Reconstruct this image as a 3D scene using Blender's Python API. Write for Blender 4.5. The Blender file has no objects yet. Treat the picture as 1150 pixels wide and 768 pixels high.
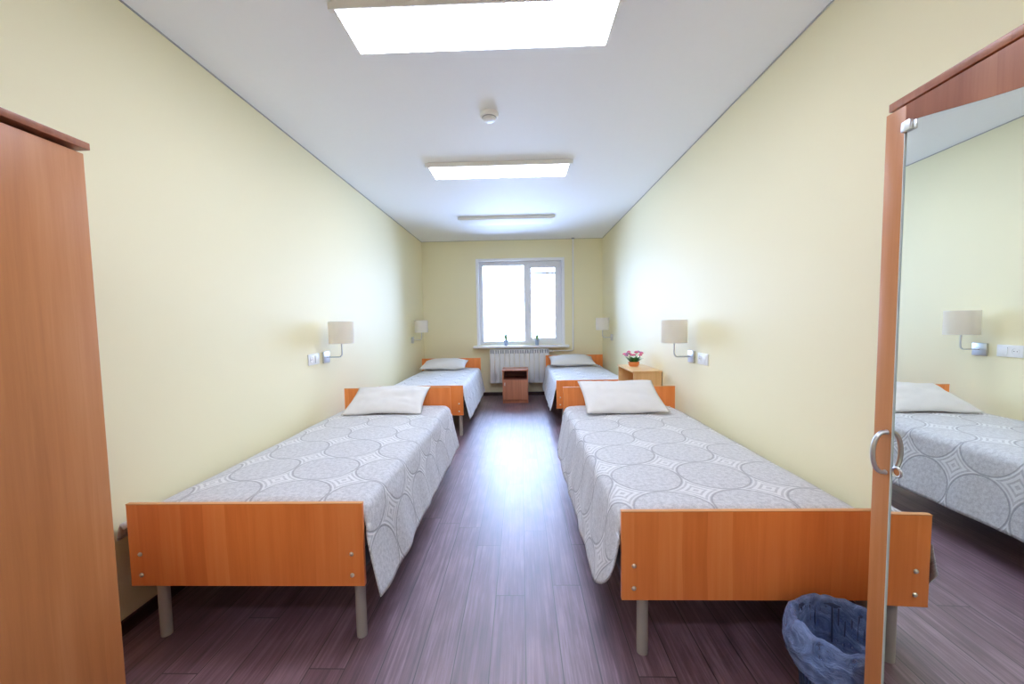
import bpy, bmesh, math, random
from mathutils import Vector, Matrix, noise
C = bpy.context.scene.collection
S = bpy.context.scene
PI = math.pi
random.seed(7)

# ------------------------------------------------------------------ room numbers (metres)
L, R, H, D = -1.600, 1.336, 2.540, 6.503      # left wall, right wall, ceiling, window wall
NEAR = -3.0                                   # wall behind the camera

# ------------------------------------------------------------------ materials
def new_mat(name):
    m = bpy.data.materials.new(name); m.use_nodes = True
    nt = m.node_tree
    for n in list(nt.nodes):
        nt.nodes.remove(n)
    out = nt.nodes.new('ShaderNodeOutputMaterial')
    b = nt.nodes.new('ShaderNodeBsdfPrincipled')
    nt.links.new(b.outputs[0], out.inputs[0])
    return m, nt, b, out

def N(nt, kind, **kw):
    n = nt.nodes.new('ShaderNode' + kind)
    for k, v in kw.items():
        if k in n.inputs:
            n.inputs[k].default_value = v
        else:
            setattr(n, k, v)
    return n

def math_n(nt, op, a, b=None, c=None):
    n = nt.nodes.new('ShaderNodeMath'); n.operation = op
    for i, v in enumerate((a, b, c)):
        if v is None: continue
        if isinstance(v, (int, float)): n.inputs[i].default_value = v
        else: nt.links.new(v, n.inputs[i])
    return n.outputs[0]

def mix_col(nt, fac, a, b, blend='MIX'):
    n = nt.nodes.new('ShaderNodeMix'); n.data_type = 'RGBA'; n.blend_type = blend
    for sock, v in ((n.inputs[0], fac), (n.inputs[6], a), (n.inputs[7], b)):
        if isinstance(v, (int, float)): sock.default_value = v
        elif isinstance(v, (tuple, list)): sock.default_value = (*v[:3], 1)
        else: nt.links.new(v, sock)
    return n.outputs[2]

def smooth(nt, v, lo, hi, a=0.0, b=1.0):
    n = nt.nodes.new('ShaderNodeMapRange'); n.interpolation_type = 'SMOOTHSTEP'
    nt.links.new(v, n.inputs[0])
    n.inputs[1].default_value = lo; n.inputs[2].default_value = hi
    n.inputs[3].default_value = a; n.inputs[4].default_value = b
    return n.outputs[0]

def bump(nt, b, height, strength=.2, dist=.01):
    n = N(nt, 'Bump'); n.inputs['Strength'].default_value = strength; n.inputs['Distance'].default_value = dist
    nt.links.new(height, n.inputs['Height']); nt.links.new(n.outputs[0], b.inputs['Normal'])

def plain(name, col, rough=.5, metal=0.0, noise_amt=.04, scale=30, spec=.5, bumpy=0.0):
    m, nt, b, out = new_mat(name)
    tc = N(nt, 'TexCoord'); nz = N(nt, 'TexNoise', Scale=scale, Detail=4.0)
    nt.links.new(tc.outputs['Object'], nz.inputs['Vector'])
    lo = tuple(max(0, c * (1 - noise_amt)) for c in col); hi = tuple(min(1, c * (1 + noise_amt)) for c in col)
    nt.links.new(mix_col(nt, nz.outputs[0], lo, hi), b.inputs['Base Color'])
    b.inputs['Roughness'].default_value = rough; b.inputs['Metallic'].default_value = metal
    b.inputs['Specular IOR Level'].default_value = spec
    if bumpy: bump(nt, b, nz.outputs[0], bumpy, .004)
    return m

def wood(name, dark, mid, light, axis='Z', stave=.09, rough=.33, seed=0.0, stave_amt=.6):
    """grain runs along `axis`; staves are the glued strips, counted along the widest cross axis"""
    m, nt, b, out = new_mat(name)
    tc = N(nt, 'TexCoord'); sep = N(nt, 'SeparateXYZ'); nt.links.new(tc.outputs['Object'], sep.inputs[0])
    X, Y, Z = sep.outputs
    along = {'X': X, 'Y': Y, 'Z': Z}[axis]
    if axis == 'Z': a1, a2 = X, Y
    elif axis == 'X': a1, a2 = Z, Y
    else: a1, a2 = X, Z
    across = math_n(nt, 'ADD', a1, a2)
    wob = N(nt, 'TexNoise', Scale=1.6, Detail=2.0); nt.links.new(tc.outputs['Object'], wob.inputs['Vector'])
    ac = math_n(nt, 'ADD', across, math_n(nt, 'MULTIPLY', wob.outputs[0], .035))
    cell = math_n(nt, 'FLOOR', math_n(nt, 'DIVIDE', math_n(nt, 'ADD', ac, seed), stave))
    wn = N(nt, 'TexWhiteNoise', noise_dimensions='1D'); nt.links.new(cell, wn.inputs['W'])
    cmb = N(nt, 'CombineXYZ')
    nt.links.new(math_n(nt, 'MULTIPLY', across, 42.0), cmb.inputs[0])
    nt.links.new(math_n(nt, 'MULTIPLY', along, 1.7), cmb.inputs[1])
    nt.links.new(math_n(nt, 'MULTIPLY_ADD', wn.outputs[0], 13.0, seed), cmb.inputs[2])
    gr = N(nt, 'TexNoise', Scale=1.0, Detail=6.0, Roughness=.62, Distortion=.25)
    nt.links.new(cmb.outputs[0], gr.inputs['Vector'])
    cm2 = N(nt, 'CombineXYZ')
    nt.links.new(math_n(nt, 'MULTIPLY', across, 9.0), cm2.inputs[0])
    nt.links.new(math_n(nt, 'MULTIPLY', along, .9), cm2.inputs[1]); cm2.inputs[2].default_value = seed
    br = N(nt, 'TexNoise', Scale=1.0, Detail=3.0); nt.links.new(cm2.outputs[0], br.inputs['Vector'])
    f = math_n(nt, 'ADD', math_n(nt, 'MULTIPLY', gr.outputs[0], .55), math_n(nt, 'MULTIPLY', br.outputs[0], .45))
    f = math_n(nt, 'ADD', f, math_n(nt, 'MULTIPLY', math_n(nt, 'SUBTRACT', wn.outputs[0], .5), .25 * stave_amt))
    ramp = N(nt, 'ValToRGB'); e = ramp.color_ramp.elements
    e[0].position = .30; e[0].color = (*dark, 1); e[1].position = .70; e[1].color = (*light, 1)
    k = e.new(.5); k.color = (*mid, 1)
    nt.links.new(f, ramp.inputs[0]); nt.links.new(ramp.outputs[0], b.inputs['Base Color'])
    b.inputs['Roughness'].default_value = rough; b.inputs['Specular IOR Level'].default_value = .35
    bump(nt, b, gr.outputs[0], .04, .002)
    return m

def floor_mat():
    m, nt, b, out = new_mat('floor_laminate')
    tc = N(nt, 'TexCoord'); sep = N(nt, 'SeparateXYZ'); nt.links.new(tc.outputs['Object'], sep.inputs[0])
    X, Y, Z = sep.outputs
    pw, pl = .128, 1.21
    xi = math_n(nt, 'DIVIDE', X, pw); col = math_n(nt, 'FLOOR', xi); fx = math_n(nt, 'FRACT', xi)
    wn = N(nt, 'TexWhiteNoise', noise_dimensions='1D'); nt.links.new(col, wn.inputs['W'])
    yi = math_n(nt, 'ADD', math_n(nt, 'DIVIDE', Y, pl), math_n(nt, 'MULTIPLY', wn.outputs[0], 3.7))
    row = math_n(nt, 'FLOOR', yi); fy = math_n(nt, 'FRACT', yi)
    cc = N(nt, 'CombineXYZ'); nt.links.new(col, cc.inputs[0]); nt.links.new(row, cc.inputs[1])
    wn2 = N(nt, 'TexWhiteNoise', noise_dimensions='2D'); nt.links.new(cc.outputs[0], wn2.inputs['Vector'])
    g = N(nt, 'CombineXYZ'); nt.links.new(math_n(nt, 'MULTIPLY', X, 80.0), g.inputs[0])
    nt.links.new(math_n(nt, 'MULTIPLY', Y, 2.6), g.inputs[1]); nt.links.new(math_n(nt, 'MULTIPLY', wn2.outputs[0], 31.0), g.inputs[2])
    gr = N(nt, 'TexNoise', Scale=1.0, Detail=7.0, Roughness=.68, Distortion=.4); nt.links.new(g.outputs[0], gr.inputs['Vector'])
    g2 = N(nt, 'CombineXYZ'); nt.links.new(math_n(nt, 'MULTIPLY', X, 14.0), g2.inputs[0])
    nt.links.new(math_n(nt, 'MULTIPLY', Y, 5.0), g2.inputs[1]); nt.links.new(math_n(nt, 'MULTIPLY', wn2.outputs[0], 17.0), g2.inputs[2])
    pt = N(nt, 'TexNoise', Scale=1.0, Detail=5.0); nt.links.new(g2.outputs[0], pt.inputs['Vector'])
    f = math_n(nt, 'ADD', math_n(nt, 'MULTIPLY', gr.outputs[0], .7), math_n(nt, 'MULTIPLY', pt.outputs[0], .3))
    f = math_n(nt, 'ADD', f, math_n(nt, 'MULTIPLY', math_n(nt, 'SUBTRACT', wn2.outputs[0], .5), .07))
    ramp = N(nt, 'ValToRGB'); e = ramp.color_ramp.elements
    e[0].position = .32; e[0].color = (.056, .025, .037, 1); e[1].position = .72; e[1].color = (.38, .25, .31, 1)
    k = e.new(.5); k.color = (.17, .090, .120, 1)
    nt.links.new(f, ramp.inputs[0])
    ex = math_n(nt, 'MINIMUM', fx, math_n(nt, 'SUBTRACT', 1.0, fx))
    ey = math_n(nt, 'MINIMUM', fy, math_n(nt, 'SUBTRACT', 1.0, fy))
    seam = math_n(nt, 'MINIMUM', smooth(nt, ex, .004, .022), smooth(nt, ey, .0005, .0025))
    nt.links.new(mix_col(nt, seam, (.008, .004, .005), ramp.outputs[0]), b.inputs['Base Color'])
    nt.links.new(smooth(nt, gr.outputs[0], .2, .8, FLOOR_R[0], FLOOR_R[1]), b.inputs['Roughness'])
    b.inputs['Specular IOR Level'].default_value = .9
    b.inputs['Coat Weight'].default_value = .85; b.inputs['Coat Roughness'].default_value = .41; b.inputs['Coat IOR'].default_value = 1.6
    hgt = math_n(nt, 'ADD', math_n(nt, 'MULTIPLY', gr.outputs[0], .25), seam)
    bump(nt, b, hgt, .10, .0015)
    return m

def spread_mat():
    """grey jacquard: touching circles with nested four-point stars between them"""
    m, nt, b, out = new_mat('bedspread_jacquard')
    uv = N(nt, 'UVMap'); sep = N(nt, 'SeparateXYZ'); nt.links.new(uv.outputs[0], sep.inputs[0])
    s = .295
    px = math_n(nt, 'SUBTRACT', math_n(nt, 'FRACT', math_n(nt, 'DIVIDE', sep.outputs[0], s)), .5)
    py = math_n(nt, 'SUBTRACT', math_n(nt, 'FRACT', math_n(nt, 'DIVIDE', sep.outputs[1], s)), .5)
    r = math_n(nt, 'SQRT', math_n(nt, 'ADD', math_n(nt, 'MULTIPLY', px, px), math_n(nt, 'MULTIPLY', py, py)))
    ring = math_n(nt, 'SUBTRACT', 1.0, smooth(nt, math_n(nt, 'ABSOLUTE', math_n(nt, 'SUBTRACT', r, .487)), .006, .018))
    t = math_n(nt, 'FRACT', math_n(nt, 'DIVIDE', math_n(nt, 'SUBTRACT', r, .51), .072))
    out_m = smooth(nt, r, .505, .515)
    stripe = math_n(nt, 'MULTIPLY', out_m, smooth(nt, math_n(nt, 'ABSOLUTE', math_n(nt, 'SUBTRACT', t, .5)), .14, .28))
    tc = N(nt, 'TexCoord')
    n1 = N(nt, 'TexNoise', Scale=55.0, Detail=5.0, Roughness=.7); nt.links.new(uv.outputs[0], n1.inputs['Vector'])
    n2 = N(nt, 'TexNoise', Scale=260.0, Detail=3.0); nt.links.new(uv.outputs[0], n2.inputs['Vector'])
    mott = math_n(nt, 'ADD', math_n(nt, 'MULTIPLY', n1.outputs[0], .65), math_n(nt, 'MULTIPLY', n2.outputs[0], .35))
    base = mix_col(nt, smooth(nt, mott, .36, .62), SPREAD[0], SPREAD[1])
    base = mix_col(nt, math_n(nt, 'MULTIPLY', out_m, .35), base, SPREAD[0])
    base = mix_col(nt, math_n(nt, 'MULTIPLY', ring, .65), base, SPREAD[2])
    base = mix_col(nt, math_n(nt, 'MULTIPLY', stripe, .75), base, SPREAD[3])
    nt.links.new(base, b.inputs['Base Color'])
    b.inputs['Roughness'].default_value = .75; b.inputs['Specular IOR Level'].default_value = .2
    b.inputs['Sheen Weight'].default_value = .25; b.inputs['Sheen Roughness'].default_value = .4
    h = math_n(nt, 'SUBTRACT', math_n(nt, 'ADD', math_n(nt, 'MULTIPLY', stripe, .8), math_n(nt, 'MULTIPLY', mott, .6)), ring)
    bump(nt, b, h, .35, .004)
    return m

def wall_mat(name, col):
    m, nt, b, out = new_mat(name)
    tc = N(nt, 'TexCoord'); n1 = N(nt, 'TexNoise', Scale=220.0, Detail=4.0); n2 = N(nt, 'TexNoise', Scale=.8, Detail=2.0)
    nt.links.new(tc.outputs['Object'], n1.inputs['Vector']); nt.links.new(tc.outputs['Object'], n2.inputs['Vector'])
    nt.links.new(mix_col(nt, n2.outputs[0], tuple(c * .985 for c in col), tuple(min(1, c * 1.015) for c in col)), b.inputs['Base Color'])
    b.inputs['Roughness'].default_value = .55; b.inputs['Specular IOR Level'].default_value = .3
    bump(nt, b, n1.outputs[0], .05, .002)
    return m

def emit_mat(name, col, strength):
    m, nt, b, out = new_mat(name)
    b.inputs['Base Color'].default_value = (.9, .9, .9, 1); b.inputs['Roughness'].default_value = .5
    b.inputs['Emission Color'].default_value = (*col, 1); b.inputs['Emission Strength'].default_value = strength
    return m

def glass_mat():
    m, nt, b, out = new_mat('window_glass')
    tr = N(nt, 'BsdfTransparent'); tr.inputs[0].default_value = (.96, .98, .98, 1)
    gl = N(nt, 'BsdfGlossy'); gl.inputs['Roughness'].default_value = .01
    fr = N(nt, 'Fresnel', IOR=1.45); mx = N(nt, 'MixShader')
    nt.links.new(fr.outputs[0], mx.inputs[0]); nt.links.new(tr.outputs[0], mx.inputs[1]); nt.links.new(gl.outputs[0], mx.inputs[2])
    nt.links.new(mx.outputs[0], out.inputs[0])
    return m

def mirror_mat():
    m, nt, b, out = new_mat('mirror_glass')
    b.inputs['Base Color'].default_value = (.86, .90, .88, 1); b.inputs['Metallic'].default_value = 1
    b.inputs['Roughness'].default_value = .0
    return m

def shade_mat():
    m, nt, b, out = new_mat('lamp_shade_fabric')
    tc = N(nt, 'TexCoord'); w = N(nt, 'TexNoise', Scale=160.0, Detail=3.0); nt.links.new(tc.outputs['Object'], w.inputs['Vector'])
    d = N(nt, 'BsdfDiffuse'); t = N(nt, 'BsdfTranslucent')
    nt.links.new(mix_col(nt, w.outputs[0], (.88, .85, .78), (.93, .90, .84)), d.inputs[0])
    t.inputs[0].default_value = (.95, .92, .86, 1)
    mx = N(nt, 'MixShader'); mx.inputs[0].default_value = .48
    nt.links.new(d.outputs[0], mx.inputs[1]); nt.links.new(t.outputs[0], mx.inputs[2]); nt.links.new(mx.outputs[0], out.inputs[0])
    return m

def bag_mat():
    m, nt, b, out = new_mat('blue_plastic_film')
    tc = N(nt, 'TexCoord'); w = N(nt, 'TexNoise', Scale=13.0, Detail=6.0, Roughness=.6, Distortion=2.2); nt.links.new(tc.outputs['Object'], w.inputs['Vector'])
    b.inputs['Base Color'].default_value = (.30, .47, .88, 1); b.inputs['Roughness'].default_value = .16
    b.inputs['Specular IOR Level'].default_value = 1.0
    tr = N(nt, 'BsdfTransparent'); tr.inputs[0].default_value = (.55, .70, .96, 1)
    lw = N(nt, 'LayerWeight', Blend=.35); mx = N(nt, 'MixShader')
    fac = math_n(nt, 'ADD', smooth(nt, w.outputs[0], .3, .7, .28, .60), math_n(nt, 'MULTIPLY', lw.outputs['Facing'], .45))
    nt.links.new(fac, mx.inputs[0])
    nt.links.new(tr.outputs[0], mx.inputs[1]); nt.links.new(b.outputs[0], mx.inputs[2]); nt.links.new(mx.outputs[0], out.inputs[0])
    bump(nt, b, w.outputs[0], .9, .03)
    return m

FLOOR_R = (.44, .58)
LAMP, SKY, EXPO = 16.3, 28.5, .12
SPREAD = ((.47, .48, .515), (.69, .70, .735), (.30, .31, .345), (.82, .83, .86))
WALL = (.90, .840, .575)
M = dict(
    wall=wall_mat('yellow_wall_paint', WALL),
    backwall=wall_mat('yellow_wall_paint_window_side', WALL),
    ceil=plain('white_stretch_ceiling', (.91, .93, .96), .62, noise_amt=.01, spec=.16),
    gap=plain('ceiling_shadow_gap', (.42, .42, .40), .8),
    floor=floor_mat(),
    skirting=wood('dark_skirting', (.03, .014, .013), (.06, .027, .025), (.09, .045, .04), axis='Y', stave=5),
    board=wood('orange_beech_laminate', (.83, .235, .055), (.93, .295, .075), (.97, .35, .105), stave=.085, seed=1.3, stave_amt=1.0),
    boardedge=plain('orange_edge_band', (.72, .33, .12), .4),
    wardrobe=wood('wardrobe_veneer', (.46, .175, .060), (.56, .225, .080), (.64, .29, .12), stave=.11, seed=4.1, stave_amt=.5),
    rail=wood('wardrobe_rail_veneer', (.26, .085, .038), (.36, .125, .060), (.46, .19, .095), stave=.05, seed=2.7, stave_amt=.6),
    redwood=wood('red_beech_laminate', (.46, .17, .095), (.58, .23, .13), (.66, .30, .18), stave=.12, seed=6.2),
    niche=plain('niche_dark_red', (.22, .07, .045), .5),  # inner panels a darker red than the body
    lightwood=wood('light_beech_laminate', (.68, .42, .17), (.78, .52, .24), (.85, .61, .32), stave=.1, seed=3.3),
    steel=plain('grey_painted_tube', (.38, .36, .33), .42, noise_amt=.03),
    chrome=plain('brushed_chrome', (.66, .68, .72), .33, metal=1.0),
    bolt=plain('zinc_bolt', (.80, .78, .72), .3, metal=1.0),
    rail_metal=plain('dark_bed_rail', (.08, .07, .07), .5),
    rubber=plain('black_rubber', (.02, .02, .02), .7),
    mattress=plain('striped_mattress_cloth', (.22, .19, .17), .9, bumpy=.1),
    spread=spread_mat(),
    pillow=plain('white_cotton', (.73, .72, .71), .85, noise_amt=.02, scale=90, spec=.15, bumpy=.08),
    white=plain('white_plastic', (.84, .85, .86), .35, noise_amt=.01),
    pvc=plain('white_window_profile', (.90, .91, .94), .32, noise_amt=.01),
    rad=plain('white_radiator_enamel', (.82, .83, .84), .3, noise_amt=.01),
    slot=plain('radiator_grille_shadow', (.34, .36, .40), .6),
    frame=plain('lamp_frame_white', (.88, .88, .86), .4, noise_amt=.01),
    bevel=plain('ground_mirror_edge', (.74, .82, .78), .4),
    vent=plain('grey_vent_strip', (.45, .47, .50), .5),
    dark=plain('dark_hole', (.04, .04, .05), .6),
    lamp=emit_mat('lit_led_panel', (.885, .955, 1.19), LAMP),
    lampoff=plain('unlit_led_panel', (.88, .89, .91), .6, noise_amt=.01, spec=.2),
    glass=glass_mat(), mirror=mirror_mat(), shade=shade_mat(), bag=bag_mat(),
    bin=plain('dark_blue_mesh_plastic', (.035, .06, .13), .4),
    pot_o=plain('orange_ceramic', (.85, .28, .08), .35),
    leaf=plain('green_leaf', (.06, .24, .05), .5, noise_amt=.4, scale=60),
    pink=plain('pink_petal', (.80, .16, .30), .6, noise_amt=.25, scale=80),
    petal_p=plain('mauve_petal', (.50, .20, .38), .6, noise_amt=.2, scale=80),
    pot_b=plain('blue_grey_pot', (.34, .42, .56), .45),
    sprig=plain('grey_green_leaf', (.30, .50, .28), .55, noise_amt=.3, scale=90),
)

# ------------------------------------------------------------------ mesh helpers
class MB:
    def __init__(s): s.bm = bmesh.new()
    def box(s, x0, x1, y0, y1, z0, z1, bev=0.0, seg=2):
        r = bmesh.ops.create_cube(s.bm, size=1.0)
        for v in r['verts']:
            v.co = Vector(((x0 + x1) / 2 + v.co.x * (x1 - x0), (y0 + y1) / 2 + v.co.y * (y1 - y0), (z0 + z1) / 2 + v.co.z * (z1 - z0)))
        if bev:
            es = list({e for v in r['verts'] for e in v.link_edges})
            bmesh.ops.bevel(s.bm, geom=es, offset=bev, segments=seg, affect='EDGES', profile=.6)
        return s
    def tube(s, pts, rad, n=14, cap=True):
        pts = [Vector(p) for p in pts]; rings = []
        rads = rad if isinstance(rad, (list, tuple)) else [rad] * len(pts)
        prev = None
        for i, p in enumerate(pts):
            t = (pts[min(i + 1, len(pts) - 1)] - pts[max(i - 1, 0)]).normalized()
            if prev is None:
                a = Vector((0, 0, 1)) if abs(t.z) < .9 else Vector((1, 0, 0))
                u = t.cross(a).normalized()
            else:
                u = (prev - t * prev.dot(t)).normalized()
            prev = u; w = t.cross(u)
            rings.append([s.bm.verts.new(p + (u * math.cos(2 * PI * k / n) + w * math.sin(2 * PI * k / n)) * rads[i]) for k in range(n)])
        for a, b in zip(rings, rings[1:]):
            for k in range(n):
                s.bm.faces.new((a[k], a[(k + 1) % n], b[(k + 1) % n], b[k]))
        if cap:
            s.bm.faces.new(rings[0][::-1]); s.bm.faces.new(rings[-1])
        return s
    def lathe(s, prof, c=(0, 0, 0), n=32, axis='Z', wob=None):
        """prof: (radius, height) list; a radius 0 closes with a pole"""
        rings = []
        for i, (r, z) in enumerate(prof):
            if r <= 1e-6:
                rings.append([s.bm.verts.new((0, 0, z))])
            else:
                rings.append([s.bm.verts.new((r * math.cos(2 * PI * k / n), r * math.sin(2 * PI * k / n), z)) for k in range(n)])
        for a, b in zip(rings, rings[1:]):
            for k in range(n):
                q = [a[k % len(a)], a[(k + 1) % len(a)], b[(k + 1) % len(b)], b[k % len(b)]]
                q2 = []
                for v in q:
                    if v not in q2: q2.append(v)
                if len(q2) > 2: s.bm.faces.new(q2)
        for ring in rings:
            for k, v in enumerate(ring):
                if wob: v.co = wob(v.co.copy())
                p = v.co
                if axis == 'X': p = Vector((p.z, p.x, p.y))
                elif axis == 'Y': p = Vector((p.x, p.z, p.y))
                v.co = p + Vector(c)
        return s
    def prism(s, poly, y0, y1, plane='XZ'):
        def P(a, b, d):
            return (a, d, b) if plane == 'XZ' else ((d, a, b) if plane == 'YZ' else (a, b, d))
        f = [s.bm.verts.new(P(a, b, y0)) for a, b in poly]; g = [s.bm.verts.new(P(a, b, y1)) for a, b in poly]
        n = len(poly); s.bm.faces.new(f); s.bm.faces.new(g[::-1])
        for k in range(n):
            s.bm.faces.new((f[k], g[k], g[(k + 1) % n], f[(k + 1) % n]))
        return s
    def build(s, name, mat, parent=None, smooth_deg=35, loc=None):
        bmesh.ops.recalc_face_normals(s.bm, faces=s.bm.faces[:])
        me = bpy.data.meshes.new(name); s.bm.to_mesh(me); s.bm.free()
        me.materials.append(M[mat] if isinstance(mat, str) else mat)
        if smooth_deg:
            me.polygons.foreach_set('use_smooth', [True] * len(me.polygons))
            try: me.set_sharp_from_angle(angle=math.radians(smooth_deg))
            except Exception: pass
        o = bpy.data.objects.new(name, me); C.objects.link(o)
        if parent: o.parent = parent
        if loc: o.location = loc
        return o

def tag(o, label=None, cat=None, group=None, kind=None):
    for k, v in (('label', label), ('category', cat), ('group', group), ('kind', kind)):
        if v: o[k] = v
    return o
def thing(name, label, cat, loc=(0, 0, 0), rz=0.0, group=None):
    o = bpy.data.objects.new(name, None); C.objects.link(o); o.empty_display_size = .1
    o.location = loc; o.rotation_euler = (0, 0, rz)
    return tag(o, label, cat, group)
def dup(root, loc, label, rz=None, scale=None):
    r = root.copy(); C.objects.link(r); r.location = loc; r['label'] = label
    if rz is not None: r.rotation_euler = (0, 0, rz)
    if scale is not None: r.scale = scale
    for ch in list(root.children):
        c = ch.copy(); C.objects.link(c); c.parent = r
        for g in list(ch.children):
            d = g.copy(); C.objects.link(d); d.parent = c
    return r
def struct(mb, name, mat, smooth_deg=0):
    return tag(mb.build(name, mat, smooth_deg=smooth_deg), kind='structure')

# ------------------------------------------------------------------ the room
T = .15
struct(MB().box(L - T, R + T, NEAR - T, D + .185, -.10, 0), 'floor', 'floor')
struct(MB().box(L - T, R + T, NEAR - T, D + .185, H, H + .12), 'ceiling', 'ceil')
struct(MB().box(L - T, L, NEAR - T, D + .185, 0, H), 'wall_left', 'wall')
struct(MB().box(R, R + T, NEAR - T, D + .185, 0, H), 'wall_right', 'wall')
struct(MB().box(L, R, NEAR - T, NEAR, 0, H), 'wall_near', 'backwall')
WX0, WX1, WZ0, WZ1 = -.690, .690, .835, 2.215          # opening in the window wall
WT = .185
struct(MB().box(L, WX0, D, D + WT, 0, H).box(WX1, R, D, D + WT, 0, H)
       .box(WX0, WX1, D, D + WT, 0, WZ0).box(WX0, WX1, D, D + WT, WZ1, H), 'wall_back', 'backwall')
struct(MB().box(L, L + .014, 1.10, D, 0, .058, .004), 'baseboard_left', 'skirting')
struct(MB().box(R - .014, R, 1.10, D, 0, .058, .004), 'baseboard_right', 'skirting')
struct(MB().box(L + .014, R - .014, D - .014, D, 0, .058, .004), 'baseboard_back', 'skirting')
struct(MB().box(L, L + .005, NEAR, D, H - .006, H), 'gap_shade_1', 'gap')  # grey strips painted in for the shade of the gap around the ceiling
struct(MB().box(R - .005, R, NEAR, D, H - .006, H), 'gap_shade_2', 'gap')
struct(MB().box(L + .005, R - .005, D - .004, D, H - .005, H), 'gap_shade_3', 'gap')

# window: white reveal lining, frame, fixed light on the left, opening sash on the right
win = tag(thing('window_1', None, None, (0, D, 0)), kind='structure')
mb = MB()
mb.box(WX0 - .030, WX0 + .012, -.012, .12, WZ0 - .02, WZ1 + .030, .003).box(WX1 - .012, WX1 + .030, -.012, .12, WZ0 - .02, WZ1 + .030, .003)
mb.box(WX0 + .012, WX1 - .012, -.012, .12, WZ1 - .012, WZ1 + .030, .003)
mb.build('window_reveal', 'pvc', win)
mb = MB(); y0, y1 = .10, .165
fx0, fx1, fz0, fz1 = WX0 + .012, WX1 - .012, WZ0, WZ1 - .012
MUL = .105
mb.box(fx0, fx0 + .062, y0, y1, fz0, fz1, .006).box(fx1 - .062, fx1, y0, y1, fz0, fz1, .006)
mb.box(fx0 + .05, fx1 - .05, y0, y1, fz1 - .062, fz1, .006).box(fx0 + .05, fx1 - .05, y0, y1, fz0, fz0 + .062, .006)
mb.box(MUL - .042, MUL + .030, y0, y1, fz0 + .05, fz1 - .05, .006)
mb.build('window_frame', 'pvc', win)
sx0, sx1, sz0, sz1 = MUL + .012, fx1 - .040, fz0 + .042, fz1 - .042
sash = MB().box(sx0, sx0 + .066, y0 - .022, y0 + .04, sz0, sz1, .006).box(sx1 - .066, sx1, y0 - .022, y0 + .04, sz0, sz1, .006) \
    .box(sx0 + .05, sx1 - .05, y0 - .022, y0 + .04, sz1 - .066, sz1, .006).box(sx0 + .05, sx1 - .05, y0 - .022, y0 + .04, sz0, sz0 + .066, .006).build('sash', 'pvc', win)
hx = sx0 + .030
MB().box(hx - .013, hx + .013, y0 - .034, y0 - .022, 1.42, 1.50, .004).box(hx - .010, hx + .010, y0 - .060, y0 - .044, 1.36, 1.475, .004) \
    .box(hx - .008, hx + .008, y0 - .046, y0 - .030, 1.452, 1.472).build('window_handle', 'white', sash)
MB().box(sx1 - .008, sx1 + .012, y0 - .03, y0 - .01, sz1 - .07, sz1 + .0, .003).build('hinge', 'frame', sash)
MB().box(sx0 + .062, sx1 - .062, y0 + .012, y0 + .018, sz0 + .06, sz1 - .06).build('pane', 'glass', sash)
MB().box(sx0 + .062, sx1 - .062, y0 - .004, y0 + .012, sz1 - .165, sz1 - .137, .002).build('glazing_bar', 'vent', sash)
MB().box(fx0 + .058, MUL - .038, y0 + .028, y0 + .034, fz0 + .058, fz1 - .058).build('pane', 'glass', win)
MB().box(WX0 - .085, WX1 + .085, -.150, .10, WZ0 - .040, WZ0 - .004, .010, 3).build('window_sill', 'pvc', win)

# ------------------------------------------------------------------ ceiling lamps
def ceiling_lamp(lit, label, loc):
    t = thing('ceiling_lamp', label, 'ceiling light', loc, 0, 'rectangular panel lights along the ceiling')
    w, d, h = .588, .143, .040
    f = MB()
    f.box(-w, w, -d, -d + .012, -h, -.002, .002).box(-w, w, d - .012, d, -h, -.002, .002)
    f.box(-w, -w + .012, -d + .012, d - .012, -h, -.002, .002).box(w - .012, w, -d + .012, d - .012, -h, -.002, .002)
    f.box(-w + .012, w - .012, -d + .012, d - .012, -.012, -.002)
    f.build('lamp_frame', 'frame', t)
    MB().box(-w + .010, w - .010, -d + .010, d - .010, -h - .001, -h + .008, .001).build('diffuser', 'lamp' if lit else 'lampoff', t)
    for sx in (-1, 1):
        MB().box(sx * (w + .012) - .014, sx * (w + .012) + .014, -d + .02, -d + .045, -h + .012, -.001, .002).build('mounting_clip', 'frame', t)
    return t
LX = -.162
ceiling_lamp(True, 'lit white panel light nearest the camera, largest on the ceiling', (LX, 1.815, H))
ceiling_lamp(True, 'lit white panel light midway along the ceiling, beyond the smoke detector', (LX, 3.480, H))
ceiling_lamp(True, 'added lit panel light behind the viewer, out of the picture', (LX, -.45, H))  # unseen panel, added to brighten surfaces that face the camera
ceiling_lamp(True, 'added lit panel light at the rear end of the room, out of the picture', (LX, -2.15, H))  # second added panel, out of view, more light from behind
ceiling_lamp(False, 'unlit panel light with dark edge closest to the window', (LX, 5.190, H))

t = thing('smoke_detector', 'small round white smoke detector on the ceiling between two lit panels', 'smoke detector', (-.180, 2.60, H))
MB().lathe([(0, 0), (.058, 0), (.060, -.006), (.057, -.022), (.050, -.026), (0, -.026)]).build('detector_base', 'frame', t)
MB().lathe([(.042, -.024), (.042, -.034), (.034, -.046), (.015, -.050), (0, -.050)]).build('sensor_cap', 'white', t)
MB().lathe([(.044, -.027), (.046, -.029), (.044, -.032)]).build('vent_ring', 'slot', t)

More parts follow.
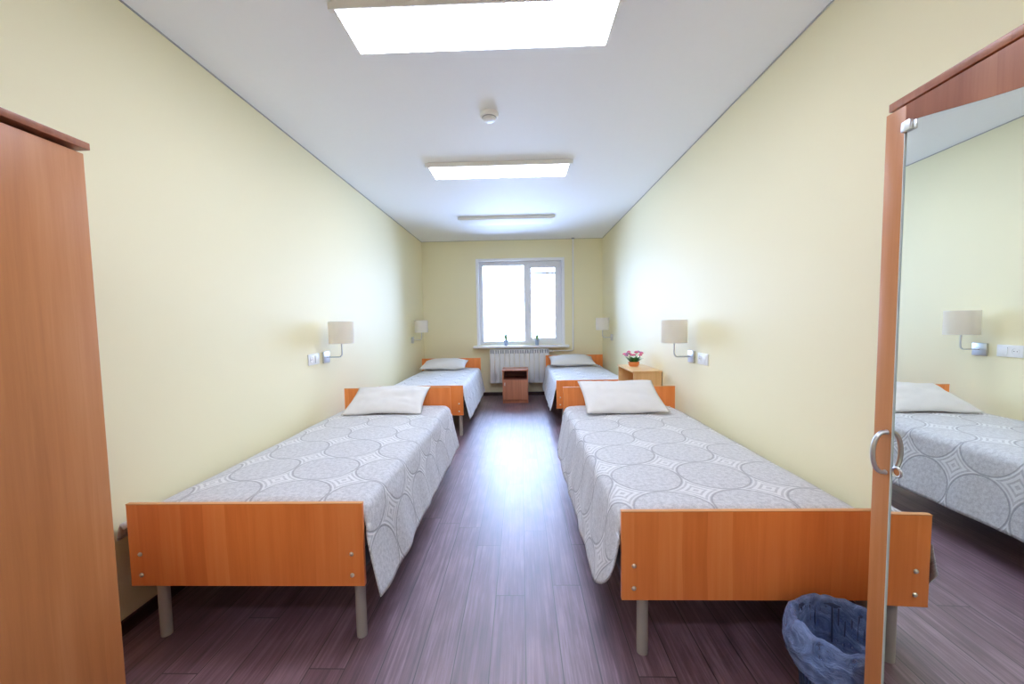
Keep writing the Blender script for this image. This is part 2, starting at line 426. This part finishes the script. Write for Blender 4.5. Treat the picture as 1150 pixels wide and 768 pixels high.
# ------------------------------------------------------------------ beds
BW, BL = .905, 1.893
FZ0, FZ1, HZ0, HZ1 = .226, .548, .385, .672
bed = thing('bed', 'orange-brown wooden single bed against the left wall, nearest the left wardrobe', 'bed', (-1.5085, 1.421, 0), 0, 'single beds with wooden ends')
MB().box(0, BW, 0, .018, FZ0, FZ1 - .002, .002).build('footboard', 'board', bed)
MB().box(-.001, BW + .001, -.0005, .0185, FZ1 - .003, FZ1, .0008).build('edge_band', 'boardedge', bed.children[0])
MB().box(0, BW, BL - .018, BL, HZ0, HZ1 - .002, .002).build('headboard', 'board', bed)
MB().box(-.001, BW + .001, BL - .0185, BL + .0005, HZ1 - .003, HZ1, .0008).build('edge_band', 'boardedge', bed.children[1])
for lx in (.085, BW - .036):
    MB().tube([(lx, .042, .012), (lx, .042, FZ0 + .06)], .0200, 20).tube([(lx, .042, 0), (lx, .042, .014)], .0195, 20).build('leg', 'steel', bed)
    MB().tube([(lx, BL - .042, .012), (lx, BL - .042, HZ0 + .06)], .0200, 20).tube([(lx, BL - .042, 0), (lx, BL - .042, .014)], .0195, 20).build('leg', 'steel', bed)
for sx, sgn in ((.030, -1), (BW - .030, 1)):
    MB().box(sx - .013, sx + .013, .019, BL - .019, .265, .335, .003).build('side_rail', 'rail_metal', bed)
mb = MB()
for k in range(12):
    yy = .10 + k * .152
    mb.box(.045, BW - .045, yy, yy + .06, .318, .330)
mb.build('slats', 'lightwood', bed)
for bx in (.043, BW - .046):
    for bz in (.270, .352):
        MB().lathe([(0, -.0065), (.004, -.0060), (.0075, -.003), (.0085, 0), (.0085, .002)], (bx, 0, bz), 16, 'Y').build('bolt', 'bolt', bed.children[0])
for bx in (.043, BW - .046):
    for bz in (.43, .50):
        MB().lathe([(0, -.0065), (.004, -.0060), (.0075, -.003), (.0085, 0), (.0085, .002)], (bx, BL - .018, bz), 16, 'Y').build('bolt', 'bolt', bed.children[1])
MB().box(.012, BW - .012, .024, BL - .024, .336, .478, .035, 4).build('mattress', 'mattress', bed)
BEDS = {
    'nl': bed,
    'nr': dup(bed, (.3410, 1.3486, 0), 'orange-brown wooden single bed against the right wall, beside the mirrored wardrobe'),
    'fl': dup(bed, (-1.530, 4.160, 0), 'single bed in the far left corner beside the window'),
    'fr': dup(bed, (.391, 4.440, 0), 'single bed in the far right corner beside the window'),
}

def bedspread(side, bx, by, label, seed, uvo, uvr, hem=.165, wall_gap=.085, tip=0.0, extra=.075, round_tip=0.0):
    """a cloth laid over the mattress; side=+1: the aisle is on +x. Local frame: origin at the bed's foot corner"""
    ns, nv = 84, 150
    zt = .523
    edge = BW - .035
    # cross profile from the wall side to the aisle side, as (x, z) polyline
    prof = []
    wallx = -wall_gap + .006
    prof += [(wallx, .385), (wallx + .004, .42), (wallx + .016, .452)]
    for k in range(7):
        q = k / 6
        prof.append((wallx + .03 + q * (.10 - wallx), .462 + (zt - .462) * math.sin(q * PI / 2)))
    for k in range(1, 12):
        q = k / 12
        prof.append((.13 + q * (edge - .13 - .03), zt + .010 * math.sin(q * PI)))
    cx, cz, rr = edge - .015, zt - .050, .050
    for k in range(8):
        a = PI / 2 * (1 - k / 7)
        prof.append((cx + rr * math.cos(a), cz + rr * math.sin(a)))
    for k in range(1, 15):
        q = k / 14
        prof.append((cx + rr + .004 + extra * q ** 1.3 * .75, cz + (hem - cz) * q))
    # resample by arc length
    d = [0]
    for a, b in zip(prof, prof[1:]): d.append(d[-1] + math.hypot(b[0] - a[0], b[1] - a[1]))
    tot = d[-1]
    def at(s):
        for i in range(len(d) - 1):
            if s <= d[i + 1] + 1e-9:
                f = (s - d[i]) / max(1e-9, d[i + 1] - d[i]); a, b = prof[i], prof[i + 1]
                return a[0] + (b[0] - a[0]) * f, a[1] + (b[1] - a[1]) * f
        return prof[-1]
    bm = bmesh.new(); uvl = bm.loops.layers.uv.new('UVMap'); vs = []; uvs = {}
    yA, yB = .034, BL - .032
    s_edge = d[len(d) - 15]
    ca, sa = math.cos(uvr), math.sin(uvr)
    for i in range(ns + 1):
        s = tot * i / ns; x, z = at(s); row = []
        hang = max(0.0, (s - s_edge) / (tot - s_edge))
        top = 1.0 if hang == 0 and s > .12 else 0.0
        for j in range(nv + 1):
            v = j / nv
            # in the hanging strip the cloth runs past the mattress end and swings out at the foot
            y = yA + (yB - yA) * v
            xx, zz = x, z
            yfoot = max(0.0, 1 - (y - yA) / .22)
            if hang > 0:
                hk = hang ** .8 * (1 - round_tip) + min(1.0, hang * 5) * round_tip
                y -= hk * (.050 + tip) * max(0.0, 1 - v / .25)
                w = math.sin(y * 17 + seed) * .6 + math.sin(y * 29 + seed * 2.3) * .4
                xx += .0055 * hang * w + (.020 * (1 - round_tip) - .024 * round_tip) * hang * yfoot ** 2 * math.sin(hang * 2.6 * (1 - round_tip) + hang * 1.57 * round_tip)
                zz += -.020 * (1 - round_tip) * hang * yfoot ** 1.5 + round_tip * .17 * hang * yfoot ** 2.4 - .005 * hang * math.sin(y * 5 + seed)
            # bend down behind the footboard / headboard
            ef = max(0.0, 1 - (y - yA) / .055) if hang == 0 else max(0.0, 1 - (y - yA) / .055) * max(0, 1 - hang * 2)
            ef = min(1.0, ef)
            zz -= .030 * ef * ef if zz > .45 else 0
            eb = max(0.0, 1 - (yB - y) / .05); zz -= .015 * eb * eb if zz > .45 else 0
            n = noise.noise(Vector((xx * 3.1 + seed, y * 2.6, seed))) * .006 + noise.noise(Vector((xx * 9 + seed, y * 7, 2 + seed))) * .0028
            if hang == 0: zz += n
            else: xx += n * 1.2
            p = Vector((xx if side > 0 else BW - xx, y, zz))
            row.append(bm.verts.new(p))
            uu, vv = s, y
            if side < 0: uu = -s
            uvs[row[-1]] = (uu * ca - vv * sa + uvo[0], uu * sa + vv * ca + uvo[1])
        vs.append(row)
    for i in range(ns):
        for j in range(nv):
            f = bm.faces.new((vs[i][j], vs[i + 1][j], vs[i + 1][j + 1], vs[i][j + 1]))
            for lp in f.loops: lp[uvl].uv = uvs[lp.vert]
    bmesh.ops.recalc_face_normals(bm, faces=bm.faces[:])
    me = bpy.data.meshes.new('bedspread'); bm.to_mesh(me); bm.free(); me.materials.append(M['spread'])
    me.polygons.foreach_set('use_smooth', [True] * len(me.polygons))
    o = bpy.data.objects.new('bedspread', me); C.objects.link(o); o.location = (bx, by, 0)
    md = o.modifiers.new('thick', 'SOLIDIFY'); md.thickness = .005; md.offset = 0
    return tag(o, label, 'bedspread', 'grey patterned bedspreads')
bedspread(1, -1.5085, 1.421, 'grey circle-patterned bedspread on the left bed nearest the wardrobe', 1.7, (.015, .04), 0, round_tip=.30)
bedspread(-1, .3410, 1.3486, 'grey circle-patterned bedspread on the right bed beside the mirrored wardrobe', 4.2, (.10, .05), math.radians(-3), tip=-.02, wall_gap=.080, round_tip=1.0)
bedspread(1, -1.530, 4.160, 'pale patterned bedspread on the far left bed by the window', 8.8, (0, .1), 0, wall_gap=.050, round_tip=.25)
bedspread(-1, .391, 4.440, 'pale patterned bedspread on the far right bed by the window', 6.1, (.05, .1), 0, wall_gap=.025, round_tip=.5)

def pillow(w, d, th, label, loc, rx, ry, rz, seed, ear=.05, sag=0.0):
    n = 34; bm = bmesh.new(); grid = {}
    for sgn in (1, -1):
        for i in range(n + 1):
            for j in range(n + 1):
                if sgn < 0 and (i in (0, n) or j in (0, n)): grid[(sgn, i, j)] = grid[(1, i, j)]; continue
                u, v = i / n * 2 - 1, j / n * 2 - 1
                e = (1 - abs(u) ** 2.6) * (1 - abs(v) ** 2.6); e = max(0, e)
                # sides pulled in between the pointed corners
                px = u * w / 2 * (1 - ear * (1 - v * v)); py = v * d / 2 * (1 - ear * 1.2 * (1 - u * u))
                z = sgn * th / 2 * e ** .55 * (1.0 if sgn > 0 else .75)
                z += sgn * noise.noise(Vector((u * 2.4 + seed, v * 2.4, sgn + seed))) * .012 * e ** .4
                z += .006 * math.sin(u * 4 + seed) * (1 - e)
                z += sgn * .006 * noise.noise(Vector((u * 7 + seed, v * 4.5, sgn * 3 + seed))) * e ** .3 * (1.4 - e)
                z -= sag * (1 - u * u) * 0
                grid[(sgn, i, j)] = bm.verts.new((px, py, z))
    for sgn in (1, -1):
        for i in range(n):
            for j in range(n):
                q = [grid[(sgn, i, j)], grid[(sgn, i + 1, j)], grid[(sgn, i + 1, j + 1)], grid[(sgn, i, j + 1)]]
                bm.faces.new(q if sgn > 0 else q[::-1])
    bmesh.ops.recalc_face_normals(bm, faces=bm.faces[:])
    me = bpy.data.meshes.new('pillow'); bm.to_mesh(me); bm.free(); me.materials.append(M['pillow'])
    me.polygons.foreach_set('use_smooth', [True] * len(me.polygons))
    o = bpy.data.objects.new('pillow', me); C.objects.link(o); o.location = loc; o.rotation_euler = (rx, ry, rz)
    return tag(o, label, 'pillow', 'white pillows at the bed heads')
pillow(.60, .42, .095, 'white pillow leaning on the headboard of the nearer left bed', (-1.060, 3.085, .616), math.radians(20), 0, math.radians(2), 1.0)
pillow(.60, .44, .110, 'white pillow leaning on the headboard of the nearer right bed', (.755, 3.010, .634), math.radians(23), 0, math.radians(1), 5.0)
pillow(.66, .44, .150, 'white pillow on the far left bed by the window', (-1.130, 5.78, .606), math.radians(9), 0, 0, 9.0)
pillow(.68, .46, .150, 'white pillow on the far right bed by the window', (.770, 6.05, .612), math.radians(10), 0, 0, 13.0)

# ------------------------------------------------------------------ wardrobes
# right: mirrored door facing the aisle; local x runs into the cabinet, local y towards the window
RW = thing('wardrobe', 'brown wooden wardrobe with an arched mirror door on the right', 'wardrobe', (.838, .953, 0), math.radians(-1.8))
WH, WD, WW = 1.672, .46, .80
MB().box(.024, WD, -.018, 0, 0, WH, .001).build('side_panel', 'wardrobe', RW)
MB().box(.024, WD, -WW, -WW + .018, 0, WH, .001).build('side_panel', 'wardrobe', RW)
MB().box(.024, WD - .006, -WW + .018, -.018, .06, .078).build('bottom_shelf', 'wardrobe', RW)
MB().box(WD - .006, WD, -WW + .018, -.018, .03, WH).build('back_panel', 'wardrobe', RW)
MB().box(.04, .056, -WW + .018, -.018, 0, .06).build('plinth', 'wardrobe', RW)
MB().box(.010, WD + .004, -WW - .006, .006, WH + .002, WH + .020, .002).build('top_panel', 'rail', RW)
# door board, then the mirror with its bowed top let into its face
DW = .799
def arch(y):           # lower edge of the top rail, bowing down towards the middle
    q = (-y - .049) / (DW - .098); q = max(0.0, min(1.0, q))
    return 1.628 - .058 * math.sin(q * PI) ** 1.2
door = MB().box(.004, .021, -DW, -.001, .03, 1.664, .001).build('door', 'wardrobe', RW)
strip = MB().box(0, .004, -.049, -.001, .03, 1.664, .001).build('door_stile', 'wardrobe', door)
MB().box(0, .004, -DW, -DW + .049, .03, 1.664, .001).build('door_stile', 'wardrobe', door)
ys = [-.049 - (DW - .098) * k / 32 for k in range(33)]
MB().prism([(y, arch(y)) for y in ys] + [(ys[-1], 1.664), (ys[0], 1.664)], 0, .004, 'YZ').build('door_rail', 'rail', door)
MB().prism([(y, arch(y) - .0004) for y in ys] + [(ys[-1], .032), (ys[0], .032)], .0006, .0038, 'YZ').build('mirror', 'mirror', door, smooth_deg=0)
MB().box(-.002, .004, -.0505, -.049, .032, 1.628, .0005).build('mirror_edge', 'bevel', door)
MB().box(-.008, .001, -.068, -.046, 1.606, 1.628, .003).build('mirror_clip', 'chrome', door)
hz0, hz1 = .852, .946
pts = [(-.001, -.036, hz0)]
for k in range(17):
    a = PI * k / 16
    pts.append((-.004 - .026 * math.sin(a) ** .8, -.036, (hz0 + hz1) / 2 - math.cos(a) * (hz1 - hz0) / 2))
pts.append((-.001, -.036, hz1))
MB().tube(pts, [.0062] + [.0050] * 17 + [.0062], 12).build('door_handle', 'chrome', door)
MB().lathe([(.0075, .003), (.0125, .003), (.0125, -.0010), (.0105, -.0022), (.0075, -.0010), (.0075, .003)], (0, -.064, .862), 24, 'X').build('keyhole_ring', 'chrome', door)
MB().lathe([(0, -.0004), (.0074, -.0004), (.0074, .003)], (0, -.064, .862), 20, 'X').build('keyhole_plug', 'wardrobe', door)

LW = thing('wardrobe', 'plain brown wooden wardrobe at the left edge by the yellow wall', 'wardrobe', (-1.120, 1.020, 0), 0)
MB().box(-.46, -.020, -.018, 0, 0, WH, .001).build('side_panel', 'wardrobe', LW)
MB().box(-.46, -.020, -WW, -WW + .018, 0, WH, .001).build('side_panel', 'wardrobe', LW)
MB().box(-.46, -.454, -WW + .018, -.018, .03, WH).build('back_panel', 'wardrobe', LW)
MB().box(-.454, -.020, -WW + .018, -.018, .06, .078).build('bottom_shelf', 'wardrobe', LW)
MB().box(-.056, -.040, -WW + .018, -.018, 0, .06).build('plinth', 'wardrobe', LW)
MB().box(-.464, .012, -WW - .006, .006, WH + .002, WH + .020, .002).build('top_panel', 'rail', LW)
for a, b in ((-.397, -.001), (-WW + .001, -.403)):
    dd = MB().box(-.018, 0, a, b, .03, 1.664, .001).build('door', 'wardrobe', LW)
    hy = -.375 if a > -.5 else -.425
    MB().tube([(0, hy, .85), (.022, hy, .866), (.030, hy, .90), (.022, hy, .934), (0, hy, .95)], .0042, 10).build('door_handle', 'chrome', dd)

# ------------------------------------------------------------------ waste bin with a bag
t = thing('waste_bin', 'dark ribbed waste bin with translucent blue bag beside the mirrored wardrobe', 'waste bin', (.965, 1.172, 0))
mb = MB(); n = 44
for k in range(n):
    a = 2 * PI * k / n
    mb.tube([(.098 * math.cos(a), .098 * math.sin(a), .012), (.1205 * math.cos(a), .1205 * math.sin(a), .256)], .0032, 6)
mb.build('rib', 'bin', t)
MB().lathe([(0, 0), (.100, 0), (.103, .010), (.103, .022), (.098, .022), (.096, .006), (0, .006)], n=44).build('bin_base', 'bin', t)
MB().lathe([(.1195, .252), (.1235, .254), (.1240, .264), (.1215, .267), (.1190, .262), (.1195, .252)], n=44).build('rim', 'bin', t)
def wob(p):
    a = math.atan2(p.y, p.x); q = Vector((math.cos(a) * 2.2, math.sin(a) * 2.2, p.z * 9))
    up = min(1, max(0, (p.z - .03) / .2))
    k = .985 + .050 * noise.noise(q * 1.3) + .030 * noise.noise(q * 3.1) + up * (.020 * noise.noise(Vector((math.cos(a) * 7, math.sin(a) * 7, p.z * 4))) + .012 * math.sin(a * 17 + p.z * 40 + 3 * noise.noise(q)))
    return Vector((p.x * k, p.y * k, p.z + .012 * noise.noise(q * 1.7 + Vector((5, 0, 0)))))
prof = [(.142, .150), (.150, .170), (.154, .200), (.153, .230), (.148, .258), (.139, .278), (.130, .284), (.122, .276), (.117, .24), (.110, .17), (.100, .10), (.092, .05), (.060, .028), (0, .024)]
fine = []
for a, b in zip(prof, prof[1:]):
    for k in range(5): fine.append((a[0] + (b[0] - a[0]) * k / 5, a[1] + (b[1] - a[1]) * k / 5))
fine.append(prof[-1])
MB().lathe(fine, n=160, wob=wob).build('bin_bag', 'bag', t, smooth_deg=80)

# ------------------------------------------------------------------ wall sconces and sockets
def sconce(label, loc, side):
    """side=+1: on the left wall, pointing to +x"""
    t = thing('wall_lamp', label, 'wall lamp', loc, 0 if side > 0 else PI, 'cream drum-shade wall lamps')
    MB().box(0, .014, -.050, .050, -.046, .046, .003).build('wall_plate', 'chrome', t)
    pts = [(.010, 0, 0), (.085, 0, 0)]
    for k in range(1, 9):
        a = PI / 2 * k / 8
        pts.append((.110 + .030 * math.sin(a), 0, .030 - .030 * math.cos(a)))
    pts += [(.140, 0, .12), (.140, 0, .16)]
    MB().tube(pts, .0055, 12).build('arm', 'chrome', t)
    MB().lathe([(.016, .150), (.016, .205), (.012, .210), (0, .210)], (.140, 0, 0), 16).build('bulb_holder', 'white', t)
    MB().lathe([(.0955, .110), (.0960, .1105), (.0960, .2880), (.0955, .2885), (.0940, .2880), (.0940, .1105), (.0955, .110)], (.140, 0, 0), 48).build('lamp_shade', 'shade', t)
    for k in range(3):
        a = 2 * PI * k / 3
        MB().tube([(.140, 0, .150), (.140 + .094 * math.cos(a), .094 * math.sin(a), .150)], .002, 6).build('shade_spider', 'chrome', t)
    return t
sconce('cream wall lamp above the nearer left bed', (L, 3.180, .952), 1)
sconce('cream wall lamp above the nearer right bed', (R, 3.120, .920), -1)
sconce('cream wall lamp in the far left corner above the far bed', (L, 5.780, .972), 1)
sconce('cream wall lamp in the far right corner above the far bed', (R, 5.830, .965), -1)

def socket(label, loc, side):
    t = thing('wall_socket', label, 'socket', loc, 0 if side > 0 else PI, 'double white wall sockets')
    MB().box(0, .009, -.0795, .0795, -.042, .042, .004, 3).build('cover_plate', 'white', t)
    for s, nm in ((-1, 'outlet'), (1, 'rocker_switch')):
        cy = s * .0365
        if nm == 'outlet':
            o = MB().lathe([(.0230, .009), (.0240, .0115), (.0220, .0120), (.0200, .0095), (.0, .0088)], (0, cy, 0), 28, 'X').build(nm, 'white', t)
            for q in (-1, 1):
                MB().lathe([(0, .0100), (.0028, .0100), (.0028, .008)], (0, cy + q * .0095, 0), 10, 'X').build('pin_hole', 'dark', o)
        else:
            MB().box(.006, .0140, cy - .026, cy + .026, -.028, .028, .003).build(nm, 'white', t)
    return t
socket('double white wall socket left of the lamp above the nearer left bed', (L, 2.990, .952), 1)
socket('double white wall socket right of the lamp above the nearer right bed', (R, 2.925, .918), -1)

# ------------------------------------------------------------------ radiator and heating pipe
rad = thing('radiator', 'white sectional radiator under the window sill', 'radiator', (-.030, D - .085, 0))
for k in range(12):
    x = -.44 + k * .08
    mb = MB()
    mb.box(x - .0375, x + .0375, -.046, -.034, .225, .700, .004)
    mb.box(x - .0070, x + .0070, -.036, .034, .235, .760)
    mb.box(x - .030, x + .030, .020, .032, .235, .760, .003)
    mb.tube([(x - .0400, 0, .255), (x + .0400, 0, .255)], .022, 14).tube([(x - .0400, 0, .735), (x + .0400, 0, .735)], .022, 14)
    mb.box(x - .0375, x + .0375, -.040, .026, .762, .776, .004)
    mb.box(x - .0375, x - .026, -.046, -.030, .69, .775, .003).box(x + .026, x + .0375, -.046, -.030, .69, .775, .003)
    o = mb.build('radiator_section', 'rad', rad)
    MB().prism([(x - .026, .705), (x + .026, .705), (x + .026, .765), (x - .026, .765)], -.030, -.026).build('grille_slot', 'slot', o)
for sx in (-.36, .36):
    MB().box(sx - .012, sx + .012, .024, .0849, .70, .73).build('wall_bracket', 'white', rad)
pp = thing('heating_pipe', 'thin white heating pipe rising up the window wall to the ceiling', 'pipe', (.845, D - .050, 0))
pts = [(-.392, -.03, .735), (-.30, -.01, .735), (-.030, 0, .735)]
for k in range(1, 7):
    a = PI / 2 * k / 6; pts.append((-.030 + .030 * math.sin(a), 0, .765 - .030 * math.cos(a)))
pts += [(.004, 0, 1.2), (.012, 0, H - .001)]
MB().tube(pts, .0105, 14).build('pipe_run', 'white', pp)
MB().lathe([(.0108, H - .018), (.024, H - .016), (.026, H - .001), (.0108, H - .001)], (.012, 0, 0), 20).build('ceiling_collar', 'slot', pp)
MB().tube([(-.372, -.03, .735), (-.335, -.02, .735)], .020, 14).tube([(-.352, -.025, .735), (-.352, -.060, .735)], .016, 14).build('valve', 'chrome', pp)

# ------------------------------------------------------------------ nightstands
def nightstand(label, loc, rz, w, d, h, m_body, m_niche, m_top):
    """front faces -y; origin at the front-left floor corner"""
    t = thing('nightstand', label, 'nightstand', loc, rz)
    th = .016
    MB().box(0, th, 0, d, .0, h - th, .001).build('side_panel', m_body, t)
    MB().box(w - th, w, 0, d, .0, h - th, .001).build('side_panel', m_body, t)
    MB().box(-.006, w + .006, -.010, d + .004, h - th, h, .003).build('top_panel', m_top, t)
    MB().box(th, w - th, d - .008, d, .02, h - th).build('back_panel', m_niche, t)
    MB().box(th, w - th, .014, d - .008, h * .69, h * .69 + th).build('shelf', m_niche, t)
    MB().box(th, w - th, .014, d - .008, .05, .066).build('bottom_panel', m_niche, t)
    MB().box(th, w - th, .020, .036, 0, .05).build('plinth', m_body, t)
    dr = MB().box(th * .4, w - th * .4, -.014, .002, .055, h * .69 + .006, .0015).build('door', m_body, t)
    MB().tube([(.035, -.014, h * .54), (.035, -.032, h * .545), (.035, -.034, h * .58), (.035, -.032, h * .615), (.035, -.014, h * .62)], .005, 10).build('door_handle', 'white', dr)
    return t
nightstand('red-brown nightstand with open niche under the window in front of the radiator', (-.285, 5.850, 0), 0, .382, .36, .502, 'redwood', 'niche', 'redwood')
nightstand('light beech nightstand by the right wall between the two right beds', (1.065, 4.360, 0), -PI / 2, .60, .262, .728, 'lightwood', 'lightwood', 'lightwood')

# ------------------------------------------------------------------ plants
t = thing('flower_pot', 'pink flowers in an orange pot on the light beech nightstand', 'potted flowers', (1.180, 4.17, .728))
MB().lathe([(0, 0), (.040, 0), (.052, .012), (.058, .040), (.056, .048), (.050, .046), (.048, .030), (0, .028)], n=28).build('pot', 'pot_o', t)
rnd = random.Random(3)
mb = MB()
for k in range(34):
    a = rnd.uniform(0, 2 * PI); r = rnd.uniform(.045, .11); z = rnd.uniform(.06, .105)
    b = Vector((math.cos(a) * .02, math.sin(a) * .02, .03)); e = Vector((math.cos(a) * r, math.sin(a) * r, z))
    sd = Vector((-math.sin(a), math.cos(a), 0)) * .012; mid = (b + e) / 2 + Vector((0, 0, .018))
    v = [mb.bm.verts.new(q) for q in (b, mid + sd, e, mid - sd, mid + Vector((0, 0, .004)))]
    mb.bm.faces.new((v[0], v[1], v[4])); mb.bm.faces.new((v[1], v[2], v[4])); mb.bm.faces.new((v[2], v[3], v[4])); mb.bm.faces.new((v[3], v[0], v[4]))
mb.build('foliage', 'leaf', t, 60)
for k in range(13):
    a = k * 2.4; r = .030 + .075 * math.sqrt((k + .5) / 13); z = .150 - .55 * max(0, r - .05) + rnd.uniform(-.012, .012)
    c = Vector((math.cos(a) * r, math.sin(a) * r, z)); mb = MB()
    for p in range(6):
        b = 2 * PI * p / 6; q = c + Vector((math.cos(b) * .011, math.sin(b) * .011, 0))
        rr = bmesh.ops.create_icosphere(mb.bm, subdivisions=1, radius=.0115, matrix=Matrix.Translation(q) @ Matrix.Diagonal((1, 1, .75, 1)))
    bmesh.ops.create_icosphere(mb.bm, subdivisions=1, radius=.010, matrix=Matrix.Translation(c + Vector((0, 0, .004))))
    f = mb.build('flower', 'pink' if k % 4 else 'petal_p', t, 80)
    MB().tube([(c.x * .2, c.y * .2, .03), (c.x * .7, c.y * .7, z * .6), (c.x, c.y, z - .004)], .0018, 6).build('stem', 'leaf', f)

def sill_plant(label, loc, seed, tall):
    t = thing('potted_plant', label, 'potted plant', loc, 0, 'small plants on the window sill')
    MB().lathe([(0, 0), (.024, 0), (.031, .062), (.033, .066), (.029, .068), (.027, .058), (0, .056)], n=22).build('pot', 'pot_b', t)
    rnd = random.Random(seed); mb = MB()
    for k in range(70):
        a = rnd.uniform(0, 2 * PI); r = rnd.uniform(.006, .032); z = rnd.uniform(.10, tall)
        b = Vector((math.cos(a) * .010, math.sin(a) * .010, .056)); e = Vector((math.cos(a) * r, math.sin(a) * r, z))
        sd = Vector((-math.sin(a), math.cos(a), 0)) * .009; mid = b.lerp(e, .60)
        v = [mb.bm.verts.new(q) for q in (b, mid + sd, e, mid - sd, mid + Vector((math.cos(a), math.sin(a), 0)) * .003)]
        for q in ((0, 1, 4), (1, 2, 4), (2, 3, 4), (3, 0, 4)): mb.bm.faces.new([v[i] for i in q])
    mb.build('foliage', 'sprig', t, 60)
    return t
sill_plant('small potted plant with green tips on the left of the window sill', (-.245, D - .050, WZ0 - .004), 5, .150).scale = (1.12, 1.12, 1.34)
sill_plant('small grey-green potted plant on the right of the window sill', (.262, D - .050, WZ0 - .004), 11, .142).scale = (1.12, 1.12, 1.34)

# ------------------------------------------------------------------ light
W = bpy.data.worlds.new('overcast_sky'); S.world = W; W.use_nodes = True
nt = W.node_tree
bg = nt.nodes['Background']; bg.inputs[0].default_value = (.44, .60, 1.0, 1); bg.inputs[1].default_value = SKY
po = bpy.data.lights.new('window_portal', 'AREA'); po.shape = 'RECTANGLE'; po.size = WX1 - WX0; po.size_y = WZ1 - WZ0
po.cycles.is_portal = True
pob = bpy.data.objects.new('window_portal', po); C.objects.link(pob)
pob.location = ((WX0 + WX1) / 2, D + .18, (WZ0 + WZ1) / 2); pob.rotation_euler = (math.radians(-90), 0, 0)

# ------------------------------------------------------------------ camera
f_, pitch, yaw, roll, cx, cy, ch = 444.4154, .0612, -.0276, -.0171, -2.0779, 4.8856, 1.2125
c, s, cp, sp, cr, sr = math.cos(yaw), math.sin(yaw), math.cos(pitch), math.sin(pitch), math.cos(roll), math.sin(roll)
r0 = Vector((c, -s, 0)); f0 = Vector((s, c, 0)); z0 = Vector((0, 0, 1))
fw = f0 * cp - z0 * sp; up = f0 * sp + z0 * cp
rr = r0 * cr + up * sr; uu = up * cr - r0 * sr
cam = bpy.data.cameras.new('camera'); co = bpy.data.objects.new('camera', cam); C.objects.link(co)
co.matrix_world = Matrix(((rr.x, uu.x, -fw.x, 0), (rr.y, uu.y, -fw.y, 0), (rr.z, uu.z, -fw.z, ch), (0, 0, 0, 1)))
cam.sensor_fit = 'HORIZONTAL'; cam.sensor_width = 36; cam.lens = 36 * f_ / 1150
cam.shift_x = -cx / 1150; cam.shift_y = cy / 1150
cam.clip_start = .02
S.camera = co
vs = S.view_settings
S.display_settings.display_device = 'sRGB'
vs.view_transform = 'Standard'; vs.look = 'None'; vs.gamma = 1; vs.use_curve_mapping = False
vs.exposure = EXPO
S.cycles.max_bounces = 14; S.cycles.diffuse_bounces = 8; S.cycles.glossy_bounces = 6; S.cycles.transparent_max_bounces = 12
S.cycles.caustics_reflective = False
S.cycles.use_denoising = True
